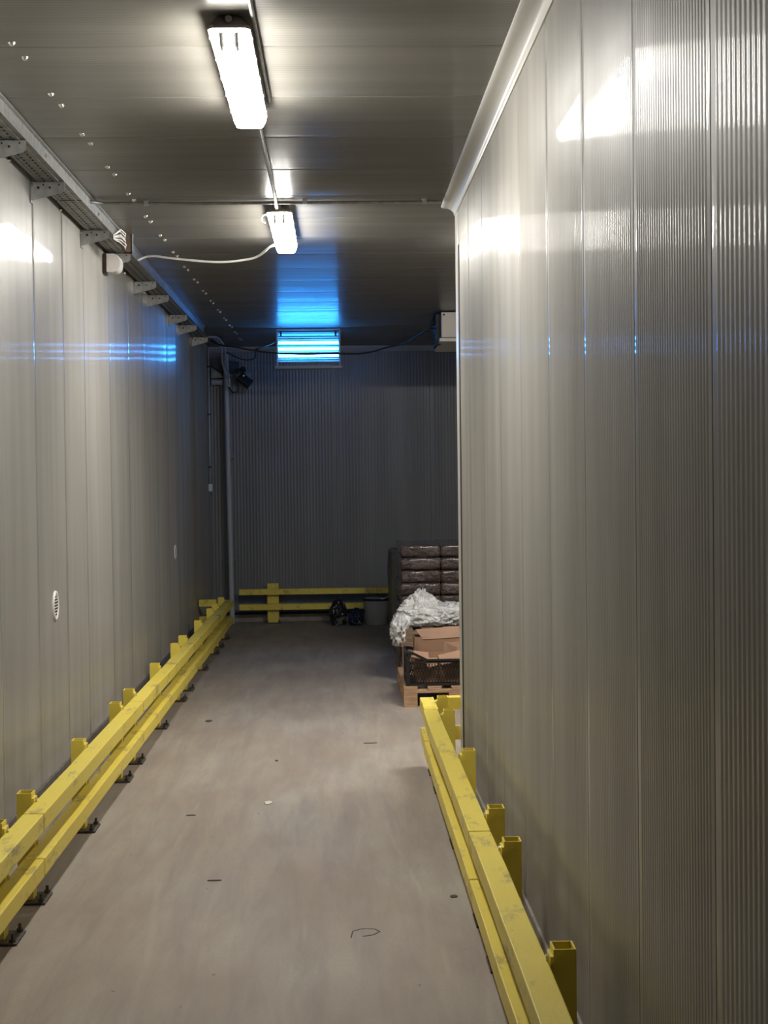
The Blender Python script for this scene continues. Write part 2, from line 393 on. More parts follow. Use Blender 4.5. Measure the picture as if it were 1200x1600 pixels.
RX0, RX1 = .46, .54
segR = [(2.4,5.50,'section beside the right wall nearest the camera'), (5.515,8.40,'middle section beside the right wall'), (8.415,8.88,'short end piece at the corner of the right wall')]
postsR = [2.75,4.01,5.20,5.72,6.93,8.13,8.62]
for i, (a, b, w) in enumerate(segR):
    t = thing('guard_rail', 'yellow steel double-beam guard rail, '+w, 'guard rail', (.55,(a+b)/2,0), 'guard rail sections beside the right wall')
    dx = .006 if i==2 else 0
    for z0, z1 in BZ: beam(t, RX0+dx, RX1+dx, a, b, z0, z1, kink=.003)
    for y in postsR:
        if a <= y < b: post(t, .552, .612, y-.03, y+.045, -1)
t = thing('guard_rail', 'yellow steel guard rail turning right behind the end of the right wall', 'guard rail', (1.3,8.85,0))
for z0, z1 in BZ: beam(t, .625, 2.4, 8.79, 8.87, z0+.01, z1+.01)
for x in (1.2, 2.25): post(t, x, x+.06, 8.705, 8.78, 0)

t = thing('guard_rail', 'yellow steel double-beam guard rail low across the back wall', 'guard rail', (0,17.7,0))
for z0, z1 in ((.16,.228),(.335,.402)): beam(t, -1.135, 1.9, 17.62, 17.70, z0, z1)
for x in (-.815, .72):
    p = post(t, x, x+.13, 17.71, 17.80, 0, ph=.455)
    for z in (.11,.29,.43):
        g = MB(); g.tube([(x+.065,17.712,z),(x+.065,17.695,z)], .012, 6); g.build('bolt', M['bolt'], p)

# ------------------------------------------------------------------ ceiling lamps
def make_lamp(cx, y0, y1, label, lm='lamp'):
    t = thing('ceiling_lamp', label, 'lamp', (cx,(y0+y1)/2,CEIL), 'lit tube lamps under the ceiling')
    zt, zr = CEIL-.004, CEIL-.052
    def loft(rings, name, m_, parent, bev=0):
        g = MB(); vs = [p for r in rings for p in r]; n = len(rings[0])
        fs = [tuple(range(n)), tuple(range((len(rings)-1)*n, len(rings)*n))[::-1]]
        for i in range(len(rings)-1):
            for k in range(n): fs.append((i*n+k, i*n+(k+1)%n, (i+1)*n+(k+1)%n, (i+1)*n+k))
        g.add(vs, fs); return g.build(name, m_, parent, bevel=bev)
    def rr(hw, a, b, z, c=.02):
        return [(cx-hw+c,a,z),(cx+hw-c,a,z),(cx+hw,a+c,z),(cx+hw,b-c,z),(cx+hw-c,b,z),(cx-hw+c,b,z),(cx-hw,b-c,z),(cx-hw,a+c,z)]
    h = loft([rr(.045,y0+.03,y1-.03,zt), rr(.066,y0,y1,zr+.012), rr(.070,y0-.003,y1+.003,zr+.010), rr(.070,y0-.003,y1+.003,zr)], 'housing', M['housing'], t)
    d = loft([rr(.066,y0,y1,zr), rr(.064,y0+.003,y1-.003,zr-.018), rr(.052,y0+.022,y1-.030,zr-.046,.015), rr(.044,y0+.03,y1-.042,zr-.050,.012)], 'diffuser', M[lm], t, bev=.003)
    for sx in (-1,1):
        for k in range(5):
            yy = y0+.12+k*(y1-y0-.24)/4
            g = MB(); g.box(cx+min(sx*.069,sx*.073), cx+max(sx*.069,sx*.073), yy-.010, yy+.010, zr-.003, zr+.018)
            g.build('clip', M['housing'], t)
    for sx in (-1,1):
        g = MB(); pts = []
        pts = [(cx+sx*.024, y0+.001, zr-.012), (cx+sx*.024, y0+.012, zr-.030), (cx+sx*.024, y0+.026, zr-.046), (cx+sx*.024, y0+.075, zr-.047)]
        g.tube(pts, .009, 8); g.build('tube_end', M['tubeend'], t)
    g = MB(); g.tube([(cx+.0, y0-.001, zr+.03),(cx+.0, y0+.02, zr+.03)], .012, 12); g.build('cable_gland', M['galvdark'], t)
    # wire hanging clip at the near left corner
    return t
l1 = make_lamp(-.334, 5.06, 6.33, 'bright white tube lamp under the ceiling, the larger one nearer the camera')
l2 = make_lamp(-.300, 8.55, 9.82, 'bright white tube lamp under the ceiling, the smaller one beyond the crossing conduit')
g = MB(); g.tube([(-.368,8.60,3.145),(-.392,8.60,3.14),(-.402,8.60,3.12),(-.395,8.60,3.10),(-.378,8.60,3.097)], .004, 8); g.build('hanging_clip', M['white'], l2, smooth=True)
l3 = make_lamp(0, -.635, .635, 'white tube lamp over the side area on the right, hidden behind the right wall', 'lamp2')
l3.location = (1.6, 9.75, 3.2)
l3.rotation_euler = (0, 0, math.radians(80))

# conduits
def cable(name, label, cat, pts, r, m_, group=None, n=10, smooth_sub=6):
    P = [Vector(p) for p in pts]; out = []
    if smooth_sub and len(P) > 2:
        for i in range(len(P)-1):
            p0 = P[max(i-1,0)]; p1 = P[i]; p2 = P[i+1]; p3 = P[min(i+2,len(P)-1)]
            for k in range(smooth_sub):
                t_ = k/smooth_sub
                out.append(.5*((2*p1)+(p2-p0)*t_+(2*p0-5*p1+4*p2-p3)*t_*t_+(3*p1-p0-3*p2+p3)*t_**3))
        out.append(P[-1])
    else: out = P
    g = MB(); g.tube(out, r, n); o = g.build(name, m_, smooth=True, autos=50)
    return tag(o, label, cat, group) if label else o
zc = CEIL-.012
c = thing('conduit', 'thin grey conduit crossing the ceiling from the cable tray to the right wall end', 'conduit', (-.3,8.45,zc))
g = MB(); g.tube([(-1.33,8.25,CEIL-.035),(-1.285,8.38,CEIL-.022),(-1.24,8.45,zc-.004),(-1.1,8.46,zc-.002),(-.8,8.46,zc-.006),(-.3,8.46,zc-.004),(.3,8.46,zc-.006),(.60,8.46,zc-.004)], .0085, 10); g.build('tube', M['galvdark'], c, smooth=True)
for x in (-1.02,-.155,.50):
    g = MB(); g.box(x-.012, x+.012, 8.445, 8.475, zc-.014, CEIL-.001); g.build('clip', M['galv'], c)
c = thing('conduit', 'straight pale conduit running along the ceiling between the two tube lamps', 'conduit', (-.31,7.4,zc))
g = MB(); g.tube([(-.312,6.34,CEIL-.03),(-.312,6.5,zc),(-.312,8.30,zc),(-.312,8.40,CEIL-.034),(-.312,8.545,CEIL-.030)], .009, 10); g.build('tube', M['galv'], c, smooth=True)
cable('conduit', 'thin conduit on the ceiling passing close along the right side of the nearer lamp', 'conduit', [(-.255,0,zc),(-.255,5.0,zc),(-.252,6.2,zc)], .008, M['galvdark'], smooth_sub=0)
cable('cable', 'white cable sagging from the farther tube lamp to the cable tray', 'cable',
      [(-.364,9.6,3.125),(-.40,9.62,3.115),(-.477,9.8,3.087),(-.565,9.9,3.077),(-.738,10,3.077),(-.934,10.1,3.105),(-1.105,10.2,3.138),(-1.183,10.25,3.155),(-1.25,10.3,3.158),(-1.302,10.32,3.14)], .0075, M['white'])

# ------------------------------------------------------------------ cable tray on brackets
TX, TB, TT = -1.306, CEIL-.067, CEIL-.003
t = thing('cable_tray', 'long galvanised cable tray running under the ceiling along the left wall', 'cable tray', (-1.4, 9, TB))
g = MB()
g.box(-1.44, TX, Y0+.2, 15.95, TB, TB+.002)
y = 5.0
while y < 15.8:
    for x in (-1.40,-1.36): g.box(x-.004, x+.004, y, y+.025, TB-.0012, TB-.0001, 1)
    y += .06
g.build('tray_bottom', [M['galvdark'], M['hole']], t)
g = MB()
g.prism([(TX,TB-.002),(TX+.002,TB-.002),(TX+.002,TT-.012),(TX+.014,TT-.008),(TX+.014,TT),(TX+.011,TT),(TX+.011,TT-.006),(TX,TT-.010)], 'y', Y0+.2, 15.4)
# slots: dark marks along the lip and pressed ridges
g.build('side_lip', M['galv'], t)
g = MB()
for x in (-1.425,-1.335): g.box(x-.004, x+.004, Y0+.2, 15.95, TB-.004, TB)
g.build('pressed_rib', M['galvdark'], t)
for y in (6.05, 7.05, 8.6, 9.95, 11.9):
    g = MB(); g.tube([(TX+.001,y,TB+.02),(TX+.008,y,TB+.02)], .009, 6); g.build('bolt', M['bolt'], t)
for y in (8.06,):
    g = MB(); g.box(-1.44, TX, y, y+.006, TB-.003, TB); g.build('joint', M['gasket_shadow'], t)

brY = [4.75, 5.68, 6.61, 7.54, 9.0, 9.93, 11.34, 12.18, 13.66, 14.58, 15.85]
names = ['first','second','third','fourth','fifth','sixth','seventh','eighth','ninth','tenth','eleventh']
def make_bracket(y):
    t = thing('tray_bracket', '', 'bracket', (XL, y, TB))
    g = MB(); th = .004
    poly = [(XL+.004, TB-.0055), (TX+.002, TB-.0055), (TX+.002, TB-.045), (TX-.006, TB-.056), (TX-.03, TB-.063), (XL+.004, TB-.095)]
    g.prism(poly, 'y', y, y+th)
    g.prism([(XL+.004, TB-.0055),(TX-.002,TB-.0055),(TX-.002,TB-.0085),(XL+.004,TB-.0085)], 'y', y, y+.03)
    g.build('arm', M['galv'], t)
    g = MB(); g.box(XL+.0012, XL+.006, y-.015, y+.05, TB-.105, TB-.006); g.build('wall_flange', M['galvdark'], t)
    for x, z, r in ((-1.45+.02,-.032,.0065),(-1.375,-.032,.0055),(-1.405,-.018,.004),(-1.33,-.018,.004)):
        g = MB(); g.tube([(x,y-.0006,TB+z),(x,y+.001,TB+z)], r, 10); g.build('hole', M['hole'], t)
    g = MB(); g.tube([(XL+.004,y-.008,TB-.02),(XL+.016,y-.008,TB-.02)], .009, 8); g.build('bolt', M['bolt'], t)
    return t
b0 = make_bracket(brY[2])
vis = {2:'nearest the camera, at the left photo edge', 3:'second from the camera', 4:'last before the white detector, dark', 5:'just behind the white detector',
       6:'first beyond the white detector', 7:'second beyond the white detector', 8:'third beyond the white detector', 9:'fourth beyond the white detector', 10:'last one at the far end of the tray'}
for i, y in enumerate(brY):
    if i < 2: continue
    o = b0 if i == 2 else copy_tree(b0)
    o.location.y = y
    tag(o, 'perforated steel bracket under the cable tray, '+vis[i], 'bracket', 'brackets carrying the cable tray')

# fittings hanging on the tray
t = thing('junction_plate', 'small brown metal box at the tray edge with a bundle of cable ends', 'junction box', (-1.28,9.55,3.15))
g = MB(); g.box(-1.312,-1.243,9.55,9.556,3.075,3.192); g.box(-1.248,-1.243,9.55,9.60,3.075,3.192); g.box(-1.30,-1.243,9.55,9.60,3.075,3.08)
g.build('case', M['brownbox'], t)
g = MB(); g.box(-1.243,-1.240,9.545,9.605,3.073,3.194); g.build('edge', M['galv'], t)
for k in range(9):
    z = 3.09+.011*k; xo = random.uniform(-.012,.012)
    P = [Vector((-1.300+xo*.2, 9.15, z*.3+3.1*.7)), Vector((-1.285+xo, 9.35, z+.01)), Vector((-1.272+xo,9.46,z)), Vector((-1.283,9.545,z-.006))]
    g = MB(); g.tube(P, .0035, 6); g.build('cable_end', M['white'] if k%3 else M['black'], t, smooth=True)

t = thing('motion_detector', 'white curved detector unit fixed high on the left wall below the tray', 'detector', (XL+.05,9.9,3.09))
g = MB(); g.box(XL+.001, XL+.022, 9.83, 9.93, 2.985, 3.115); g.build('wall_mount', M['brownbox'], t, bevel=.002)
g = MB()
prof = [(XL+.030,3.05+.058),(XL+.075,3.05+.060)]
for k in range(9):
    a = math.radians(80-160*k/8); prof.append((XL+.082+.038*math.cos(a), 3.05+.056*math.sin(a)))
prof += [(XL+.060,3.05-.060),(XL+.030,3.05-.055)]
g.prism(prof, 'y', 9.80, 9.93); g.build('body', M['offwhite'], t, bevel=.004)
g = MB(); g.tube([(XL+.020,9.86,3.09),(XL+.034,9.86,3.09)], .012, 10); g.tube([(XL+.020,9.86,3.01),(XL+.034,9.86,3.01)], .010, 10); g.build('hinge', M['bolt'], t)

# ceiling bolts in pairs
g = MB(); pr = [(0,-.010)]+[(.0105*math.sin(math.radians(a)), -.010*math.cos(math.radians(a))) for a in (20,40,60,80,90)]
g.lathe([(max(r,.0002),z) for r,z in pr]+[(.013,0),(.013,.003)], (0,0,0), 12)
bolt0 = g.build('ceiling_bolt', M['bolt'], smooth=True)
tag(bolt0, 'small domed steel bolt in the paired row under the ceiling beside the cable tray', 'bolt', 'paired bolts in the ceiling')
bm_ = bolt0
ks = []
yy = 5.404
k = 0
while yy < 17.3:
    ks.append((-1.108+.0065*(yy-5.4), yy)); ks.append((-1.100+.0065*(yy-5.4), yy+.185)); yy += .709; k += 1
for i, (x, y) in enumerate(ks):
    o = bolt0 if i == 0 else bolt0.copy()
    if i: col.objects.link(o)
    o.location = (x, y, CEIL-.003)
g = MB(); g.lathe([(max(r,.0002),z) for r,z in pr]+[(.013,0),(.013,.003)], (0,0,0), 12)
w0 = g.build('wall_bolt', M['bolt'], smooth=True)
tag(w0, 'small zinc bolt head on the left wall just under the cable tray', 'bolt', 'wall bolts under the cable tray')
for i, (y, z) in enumerate(((7.05,3.135),(8.35,3.135),(10.55,3.125),(10.85,3.125),(11.95,3.12),(13.2,3.12))):
    o = w0 if i == 0 else w0.copy()
    if i: col.objects.link(o)
    o.location = (XL+.003, y, z); o.rotation_euler = (0, math.radians(-90), 0)

# ------------------------------------------------------------------ blue insect lamp
ly = 15.7
t = thing('insect_lamp', 'glowing blue tube insect lamp hung under the ceiling near the back wall', 'lamp', (-.27,ly,CEIL))
X0, X1 = -.60, .058
g = MB()
g.box(X0, X0+.016, ly-.012, ly+.07, 2.80, CEIL-.01); g.box(X1-.016, X1, ly-.012, ly+.07, 2.80, CEIL-.01)
g.box(X0, X1, ly-.012, ly+.07, CEIL-.022, CEIL-.008)
g.box(X0-.012, X1+.012, ly-.03, ly+.08, 2.785, 2.800); g.box(X0-.012, X1+.012, ly-.03, ly-.026, 2.80, 2.812)
g.build('frame', M['frame'], t, bevel=.002)
g = MB()
for k in range(13): g.box(X0+.016, X1-.016, ly+.05, ly+.053, 2.86+k*.024, 2.86+k*.024+.013)
g.build('reflector', M['refl'], t)
for z in (3.05,2.985,2.916):
    g = MB(); g.tube([(X0+.022,ly,z),(X1-.022,ly,z)], .013, 14); p = g.build('tube', M['uv'], t, smooth=True, autos=60)
    for xa, xb in ((X0+.016,X0+.024),(X1-.024,X1-.016)):
        g = MB(); g.tube([(xa,ly,z),(xb,ly,z)], .015, 12); g.build('socket', M['white'], p)
g = MB(); g.tube([(X0+.03,ly+.03,3.135),(X1-.03,ly+.03,3.135)], .006, 12); g.build('tube', M['uvdim'], t, smooth=True, autos=60)
g = MB(); g.box(X0+.016,X1-.016, ly-.006, ly-.003, 3.098, 3.101)
for k in range(22):
    x = X0+.03+k*(X1-X0-.06)/21
    g.box(x-.0012,x+.0012, ly-.022, ly-.020, 2.80, 2.86)
g.box(X0+.016,X1-.016, ly-.023, ly-.020, 2.858, 2.862)
g.build('guard_grid', M['frame'], t)
for xx in (X0+.04, X1-.06):
    g = MB(); g.box(xx, xx+.02, ly, ly+.04, 3.12, 3.165); g.build('hook', M['blackrub'], t)

# ------------------------------------------------------------------ cables at the back
cable('cable', 'black cable sagging from the back corner past the blue lamp to the white unit', 'cable',
      [(-1.25,15.6,3.07),(-1.146,15.45,3.012),(-.986,15.4,2.985),(-.793,15.4,2.947),(-.537,15.4,2.919),(-.28,15.4,2.909),(-.024,15.4,2.912),(.233,15.4,2.909),(.394,15.3,2.925),(.522,15.2,2.955),(.683,15,2.975),(.80,14.6,3.02),(.87,14.35,3.05),(.94,14.29,3.05)], .008, M['blackrub'])
cable('cable', 'short black cable rising from the sagging cable to the left side of the blue lamp', 'cable',
      [(-.80,15.385,2.962),(-.72,15.45,2.99),(-.64,15.6,3.03),(-.612,15.68,3.06)], .006, M['blackrub'])
cable('cable', 'thin black cable looping from the back left corner along the top of the back wall', 'cable',
      [(-1.22,17.4,3.10),(-1.1,17.3,3.03),(-.98,17.0,2.98),(-.86,16.5,2.96),(-.80,15.6,2.965),(-.77,15.43,2.966)], .006, M['blackrub'])
for k, (xo, lab) in enumerate(((0,'left of two grey cables dropping from the tray end down to the corner pipe'),(.035,'right of two grey cables dropping from the tray end down to the corner pipe'))):
    cable('cable', lab, 'cable', [(-1.33+xo,15.95,3.14),(-1.27+xo,16.3,3.16),(-1.235+xo,16.8,3.10),(-1.265+xo,17.3,2.98),(-1.25+xo,17.6,2.86),(-1.23+xo*.6,17.62,2.72)], .010, M['pipe'])

t = thing('pipe', 'pale grey vertical pipe standing in the back left corner', 'pipe', (-1.255,17.74,0))
g = MB(); g.tube([(-1.225,17.74,.0),(-1.24,17.74,1.5),(-1.255,17.74,3.1)], .031, 16); g.build('tube', M['pipe'], t, smooth=True, autos=50)
for z in (.7,1.9,2.85):
    g = MB(); g.box(-1.28,-1.20,17.76,17.94,z,z+.02); g.build('clamp', M['galvdark'], t)
t = thing('light_switch', 'white switch box at the end of a vertical conduit by the back left corner', 'switch', (-1.44,17.7,1.57))
g = MB(); g.box(XL+.002,XL+.045,17.64,17.72,1.53,1.615); g.build('box', M['white'], t, bevel=.006)
g = MB(); g.tube([(XL+.022,17.68,1.61),(XL+.020,17.68,2.0),(XL+.020,17.68,3.18)], .011, 10); g.build('conduit', M['pipe'], t, smooth=True)
for z in (1.80,2.40,2.95):
    g = MB(); g.box(XL+.001,XL+.036,17.665,17.695,z,z+.02); g.build('clip', M['black'], t)
# dark cone fitting and short pale duct in the corner
t = thing('wall_duct', 'short pale duct stub with dark funnel above in the back left corner', 'duct', (-1.38,17.8,2.8))
g = MB(); g.tube([(-1.43,17.84,2.79),(-1.305,17.84,2.79)], .036, 16); g.build('stub', M['pipe'], t, smooth=True, autos=50)
g = MB(); g.prism([(-1.43,2.83),(-1.30,2.84),(-1.34,2.90),(-1.43,2.96)], 'y', 17.80, 17.88); g.build('funnel', M['galvdark'], t)
g = MB(); g.prism([(-1.43,2.97),(-1.24,2.86),(-1.12,2.92),(-1.12,3.02),(-1.43,3.08)], 'y', 17.87, 17.94); g.build('dark_housing', mat('dark_teal_metal', (.03,.05,.055), rough=.5), t)
t = thing('floodlight', 'small black floodlight tilted down on the back wall near the left corner', 'floodlight', (-1.06,17.7,2.8))
R = Matrix.Translation((-1.045,17.68,2.80)) @ Matrix.Rotation(math.radians(38),4,'Y') @ Matrix.Rotation(math.radians(-20),4,'X')
g = MB(); g.box(-.075,.085,-.05,.05,-.045,.045,0,R); g.build('lamp_head', M['black'], t, bevel=.006)
lead = cable('lead', '', 'cable',
      [(-1.232,17.70,2.73),(-1.21,17.66,2.70),(-1.17,17.6,2.66),(-1.12,17.6,2.67),(-1.11,17.6,2.76),(-1.16,17.6,2.88),(-1.10,17.6,2.92),(-1.058,17.70,2.92)], .007, M['blackrub'])
lead.parent = t; lead.matrix_parent_inverse = Matrix.Translation(-t.location)
g = MB(); g.box(.075,.09,-.055,.055,-.05,.05,0,R); g.build('hood', M['black'], t)
g = MB(); g.tube([(-1.05,17.72,2.86),(-1.055,17.74,2.93),(-1.06,17.93,2.95)], .014, 10); g.build('arm', M['blackrub'], t, smooth=True)
g = MB(); g.tube([(-1.06,17.70,2.925),(-1.06,17.78,2.925)], .034, 14); g.build('knob', M['blackrub'], t)
g = MB(); g.box(-1.13,-.98,17.925,17.935,2.72,2.90); g.build('back_plate', M['galvdark'], t)
g = MB(); g.tube([(-1.045,17.625,2.85),(-1.045,17.60,2.845)], .010, 10); g.build('screw', M['bolt'], t)

# white ceiling unit at the right
t = thing('air_unit', 'white box unit hung from the ceiling behind the end of the right wall', 'air unit', (1.5,14.3,CEIL))
g = MB(); g.box(.985, 2.1, 14.2, 14.9, 2.955, CEIL-.012); g.build('case', M['offwhite'], t, bevel=.004)
g = MB(); g.prism([(14.15,2.915),(14.85,2.875),(14.85,2.95),(14.15,2.945)], 'x', .965, 2.12); g.build('drip_tray', M['offwhite'], t)
g = MB(); g.tube([(1.01,14.195,3.165),(1.01,14.205,3.165)], .009, 8); g.build('screw', M['blackrub'], t)
g = MB(); g.box(.945,.985,14.3,14.8,2.90,CEIL-.02); g.box(.90,.945,14.45,14.6,3.10,3.15); g.build('side_bracket', M['blackrub'], t)
g = MB(); g.tube([(.93,14.3,3.16),(.90,14.28,3.10),(.87,14.28,3.05),(.91,14.28,3.0),(.93,14.25,2.90)], .010, 8); g.build('hose', M['blackrub'], t, smooth=True)

# ------------------------------------------------------------------ round vents on the left wall
def vent(y, z, r, label):
    t = thing('round_vent', label, 'vent', (XL, y, z))
    def ring(x, rr): return [(x, y+rr*math.cos(a), z+rr*math.sin(a)) for a in [k*2*math.pi/32 for k in range(32)]]
    g = MB(); R_ = [ring(XL+.001,r), ring(XL+.010,r*.97), ring(XL+.012,r*.86), ring(XL+.006,r*.78)]
    vs = [p for q in R_ for p in q]
    g.add(vs, [(i*32+k, i*32+(k+1)%32, (i+1)*32+(k+1)%32, (i+1)*32+k) for i in range(3) for k in range(32)])
    g.build('rim', M['white'], t, smooth=True)
    g = MB(); g.tube([(XL+.001,y,z),(XL+.007,y,z)], r*.8, 28); g.build('disc', M['offwhite'], t)
    g = MB()
    for i in range(-3,4):
        for j in range(-3,4):
            if i*i+j*j < 11: g.tube([(XL+.0065,y+i*r*.2,z+j*r*.2),(XL+.008,y+i*r*.2,z+j*r*.2)], r*.065, 8)
    g.build('perforation', M['hole'], t)
vent(8.0, 1.03, .077, 'white round perforated vent on the left wall, nearer the camera')
vent(13.9, 1.02, .065, 'white round vent on the left wall, farther one')

# ------------------------------------------------------------------ pallets and load
def make_pallet(x0, y0, z0, m_, label, w=.8, d=1.2, group=None):
    t = thing('pallet', label, 'pallet', (x0+w/2, y0+d/2, z0), group)
    # blocks, bottom runners along y, stringers along x, deck boards along y
    xs = [(0,.10),(w/2-.072,w/2+.072),(w-.10,w)]; ys = [(0,.145),(d/2-.072,d/2+.072),(d-.145,d)]
    for a,b in xs:
        g = MB(); g.box(x0+a,x0+b,y0,y0+d,z0,z0+.022); g.build('runner', m_, t, bevel=.002)
    for a,b in xs:
        for c_,e in ys:
            g = MB(); g.box(x0+a,x0+b,y0+c_,y0+e,z0+.022,z0+.100); g.build('block', m_, t, bevel=.002)
    for c_,e in ys:
        g = MB(); g.box(x0,x0+w,y0+c_,y0+e,z0+.100,z0+.122); g.build('stringer', m_, t, bevel=.002)
    n = 5; bw = .10; gap = (w-n*bw)/(n-1)
    for k in range(n):
        a = k*(bw+gap); g = MB(); g.box(x0+a,x0+a+bw,y0,y0+d,z0+.122,z0+.144); g.build('deck_board', m_, t, bevel=.002)
    return t
make_pallet(.468, 11.12, 0, M['wood'], 'light wooden pallet on the floor carrying the black crate')
for k in range(3):
    make_pallet(.505+.012*(k%2), 12.45, .145*k, M['oldwood'], 'old brown wooden pallet in the low pile behind the crate, '+('bottom','middle','top')[k]+' one', group='old pallets piled behind the crate')
make_pallet(.53, 13.75, 0, M['oldwood'], 'dark wooden pallet under the wrapped brown sacks')
make_pallet(.53, 15.1, 0, M['oldwood'], 'wooden pallet under the grey wrapped load at the back')

# brown sacks
def sack(x0,x1,y0,y1,z0,z1,seed):
    g = MB(); nx, ny, nz = 14, 10, 5; c = Vector(((x0+x1)/2,(y0+y1)/2,(z0+z1)/2)); h = Vector(((x1-x0)/2,(y1-y0)/2,(z1-z0)/2))
    idx = {}; vs = []; fs = []
    def vid(i,j,k):
        if (i,j,k) not in idx:
            u,v,w = 2*i/nx-1, 2*j/ny-1, 2*k/nz-1
            e = 6
            L_ = (abs(u)**e+abs(v)**e+abs(w)**3)**(1/e) or 1
            p = Vector((u,v,w)); s_ = 1 - .05*max(abs(u),abs(v))**4*abs(w)
            q = Vector((u*h.x*(1-.025*w**6), v*h.y*(1-.012*w**6), w*h.z*s_))
            nn = noise.noise_vector(Vector((q.x*9+seed*3.1, q.y*9, q.z*14)))
            q += Vector((nn.x*.008, nn.y*.010, nn.z*.007*(1 if abs(w)<.99 else .4)))
            idx[(i,j,k)] = len(vs); vs.append(c+q)
        return idx[(i,j,k)]
    for i in range(nx):
        for j in range(ny):
            fs.append((vid(i,j,0),vid(i,j+1,0),vid(i+1,j+1,0),vid(i+1,j,0))); fs.append((vid(i,j,nz),vid(i+1,j,nz),vid(i+1,j+1,nz),vid(i,j+1,nz)))
    for i in range(nx):
        for k in range(nz):
            fs.append((vid(i,0,k),vid(i+1,0,k),vid(i+1,0,k+1),vid(i,0,k+1))); fs.append((vid(i,ny,k),vid(i,ny,k+1),vid(i+1,ny,k+1),vid(i+1,ny,k)))
    for j in range(ny):
        for k in range(nz):
            fs.append((vid(0,j,k),vid(0,j,k+1),vid(0,j+1,k+1),vid(0,j+1,k))); fs.append((vid(nx,j,k),vid(nx,j+1,k),vid(nx,j+1,k+1),vid(nx,j,k+1)))
    g.add(vs, fs); return g
lay = 8; zh = .1145
ordn = ['top','second','third','fourth','fifth','sixth','seventh','bottom']
for k in range(lay):
    z0 = .146+k*zh; sh = .004*(lay-k) + random.uniform(-.008,.008)
    for s_, (xa, xb) in enumerate(((.575-sh*.8,.925),(.93,1.30))):
        o = sack(xa, xb, 13.80+random.uniform(-.01,.01), 14.85, z0, z0+zh-.003, k*2+s_).build('sack', M['sack'], smooth=True)
        tag(o, 'brown sack under shiny stretch film, %s layer from the top, %s column of the stack' % (ordn[lay-1-k], ('left','right')[s_]), 'sack', 'film-wrapped brown sacks on the pallet')

# grey wrapped load behind
g = MB(); n = 16; vs = []; fs = []
H = [.146,.25,.4,.55,.7,.82,.90,.925]
for zi, z in enumerate(H):
    for k in range(40):
        a = k/40*4; sd = int(a); f_ = a-sd
        cx_, cy_, hx, hy = .93, 15.7, .40, .55
        if zi == len(H)-1: hx -= .03; hy -= .03
        P = [(-hx,-hy),(hx,-hy),(hx,hy),(-hx,hy)]; p0, p1 = P[sd], P[(sd+1)%4]
        x = cx_+p0[0]+(p1[0]-p0[0])*f_; y = cy_+p0[1]+(p1[1]-p0[1])*f_
        nn = noise.noise(Vector((x*8,y*8,z*5)))*.014
        vs.append((x+nn,y+nn,z))
for i in range(len(H)-1):
    for k in range(40): fs.append((i*40+k,i*40+(k+1)%40,(i+1)*40+(k+1)%40,(i+1)*40+k))
fs.append(tuple(range((len(H)-1)*40, len(H)*40))); fs.append(tuple(range(40))[::-1])
g.add(vs, fs); tag(g.build('wrapped_load', M['greyfilm'], smooth=True, autos=50), 'grey film-wrapped pallet load standing between the bucket and the brown sacks', 'wrapped load')

# crumpled things
def crumple(name, m_, c, s_, seed, amp=.18, sub=5, shape=None, flat=False, freq=3.0):
    import bmesh
    bm = bmesh.new(); bmesh.ops.create_icosphere(bm, subdivisions=sub, radius=1)
    for v in bm.verts:
        p = v.co.copy(); q = p*freq+Vector((seed*7.3,seed*1.7,0))
        r = 0; a = 1; f_ = 1
        for o_ in range(4):
            r += a*(1-abs(noise.noise(q*f_))*2.2); a *= .5; f_ *= 2.1
        k = 1+amp*(r-1.0)
        w = shape(p) if shape else Vector((1,1,1))
        v.co = Vector((p.x*s_[0]*w.x, p.y*s_[1]*w.y, p.z*s_[2]*w.z))*k
        if shape and hasattr(w,'off'): pass
    me = bpy.data.meshes.new(name); bm.to_mesh(me); bm.free()
    # keep it resting: flatten the underside
    zmin = -s_[2]*.80
    for v in me.vertices:
        if v.co.z < zmin: v.co.z = zmin + (v.co.z-zmin)*.05
    z0 = min(v.co.z for v in me.vertices)
    for v in me.vertices: v.co.z -= z0
    me.materials.append(m_)
    for p_ in me.polygons: p_.use_smooth = not flat
    o = bpy.data.objects.new(name, me); col.objects.link(o); o.location = c
    return o
def cone(p):
    t_ = (p.z+1)/2
    return Vector((1.22-1.0*t_**1.3, 1.15-.75*t_, 1.0 if p.z<0 else 1.12))
o = crumple('plastic_film_heap', M['film'], (.715, 12.80, .434), (.262,.26,.155), 3, amp=.17, sub=6, shape=cone, freq=2.6)
for v in o.data.vertices:
    t_ = max(0,min(1,v.co.z/.27)); v.co.x += -.02*t_
tag(o, 'heap of crumpled clear plastic film on the pile of old pallets', 'plastic film')
o2 = crumple('film_drape', M['film'], (.50, 12.58, .29), (.075,.15,.14), 5, amp=.25, sub=5, freq=3.2)
o2.parent = o; o2.matrix_parent_inverse = Matrix.Translation(-o.location)
o3 = crumple('film_drape', M['film'], (.95, 12.85, .434), (.17,.22,.10), 6, amp=.2, sub=5, freq=3.0)
o3.parent = o; o3.matrix_parent_inverse = Matrix.Translation(-o.location)

o = crumple('plastic_bag', M['darkbag'], (.0,17.38,0), (.095,.11,.155), 11, amp=.22, sub=5, freq=2.2)
tag(o, 'crumpled black and white plastic bag on the floor by the back wall', 'bag')
o = crumple('plastic_bag', M['navybag'], (.20,17.33,0), (.085,.09,.105), 14, amp=.24, sub=5, freq=2.4)
tag(o, 'crumpled navy blue plastic bag leaning against the grey bucket', 'bag')

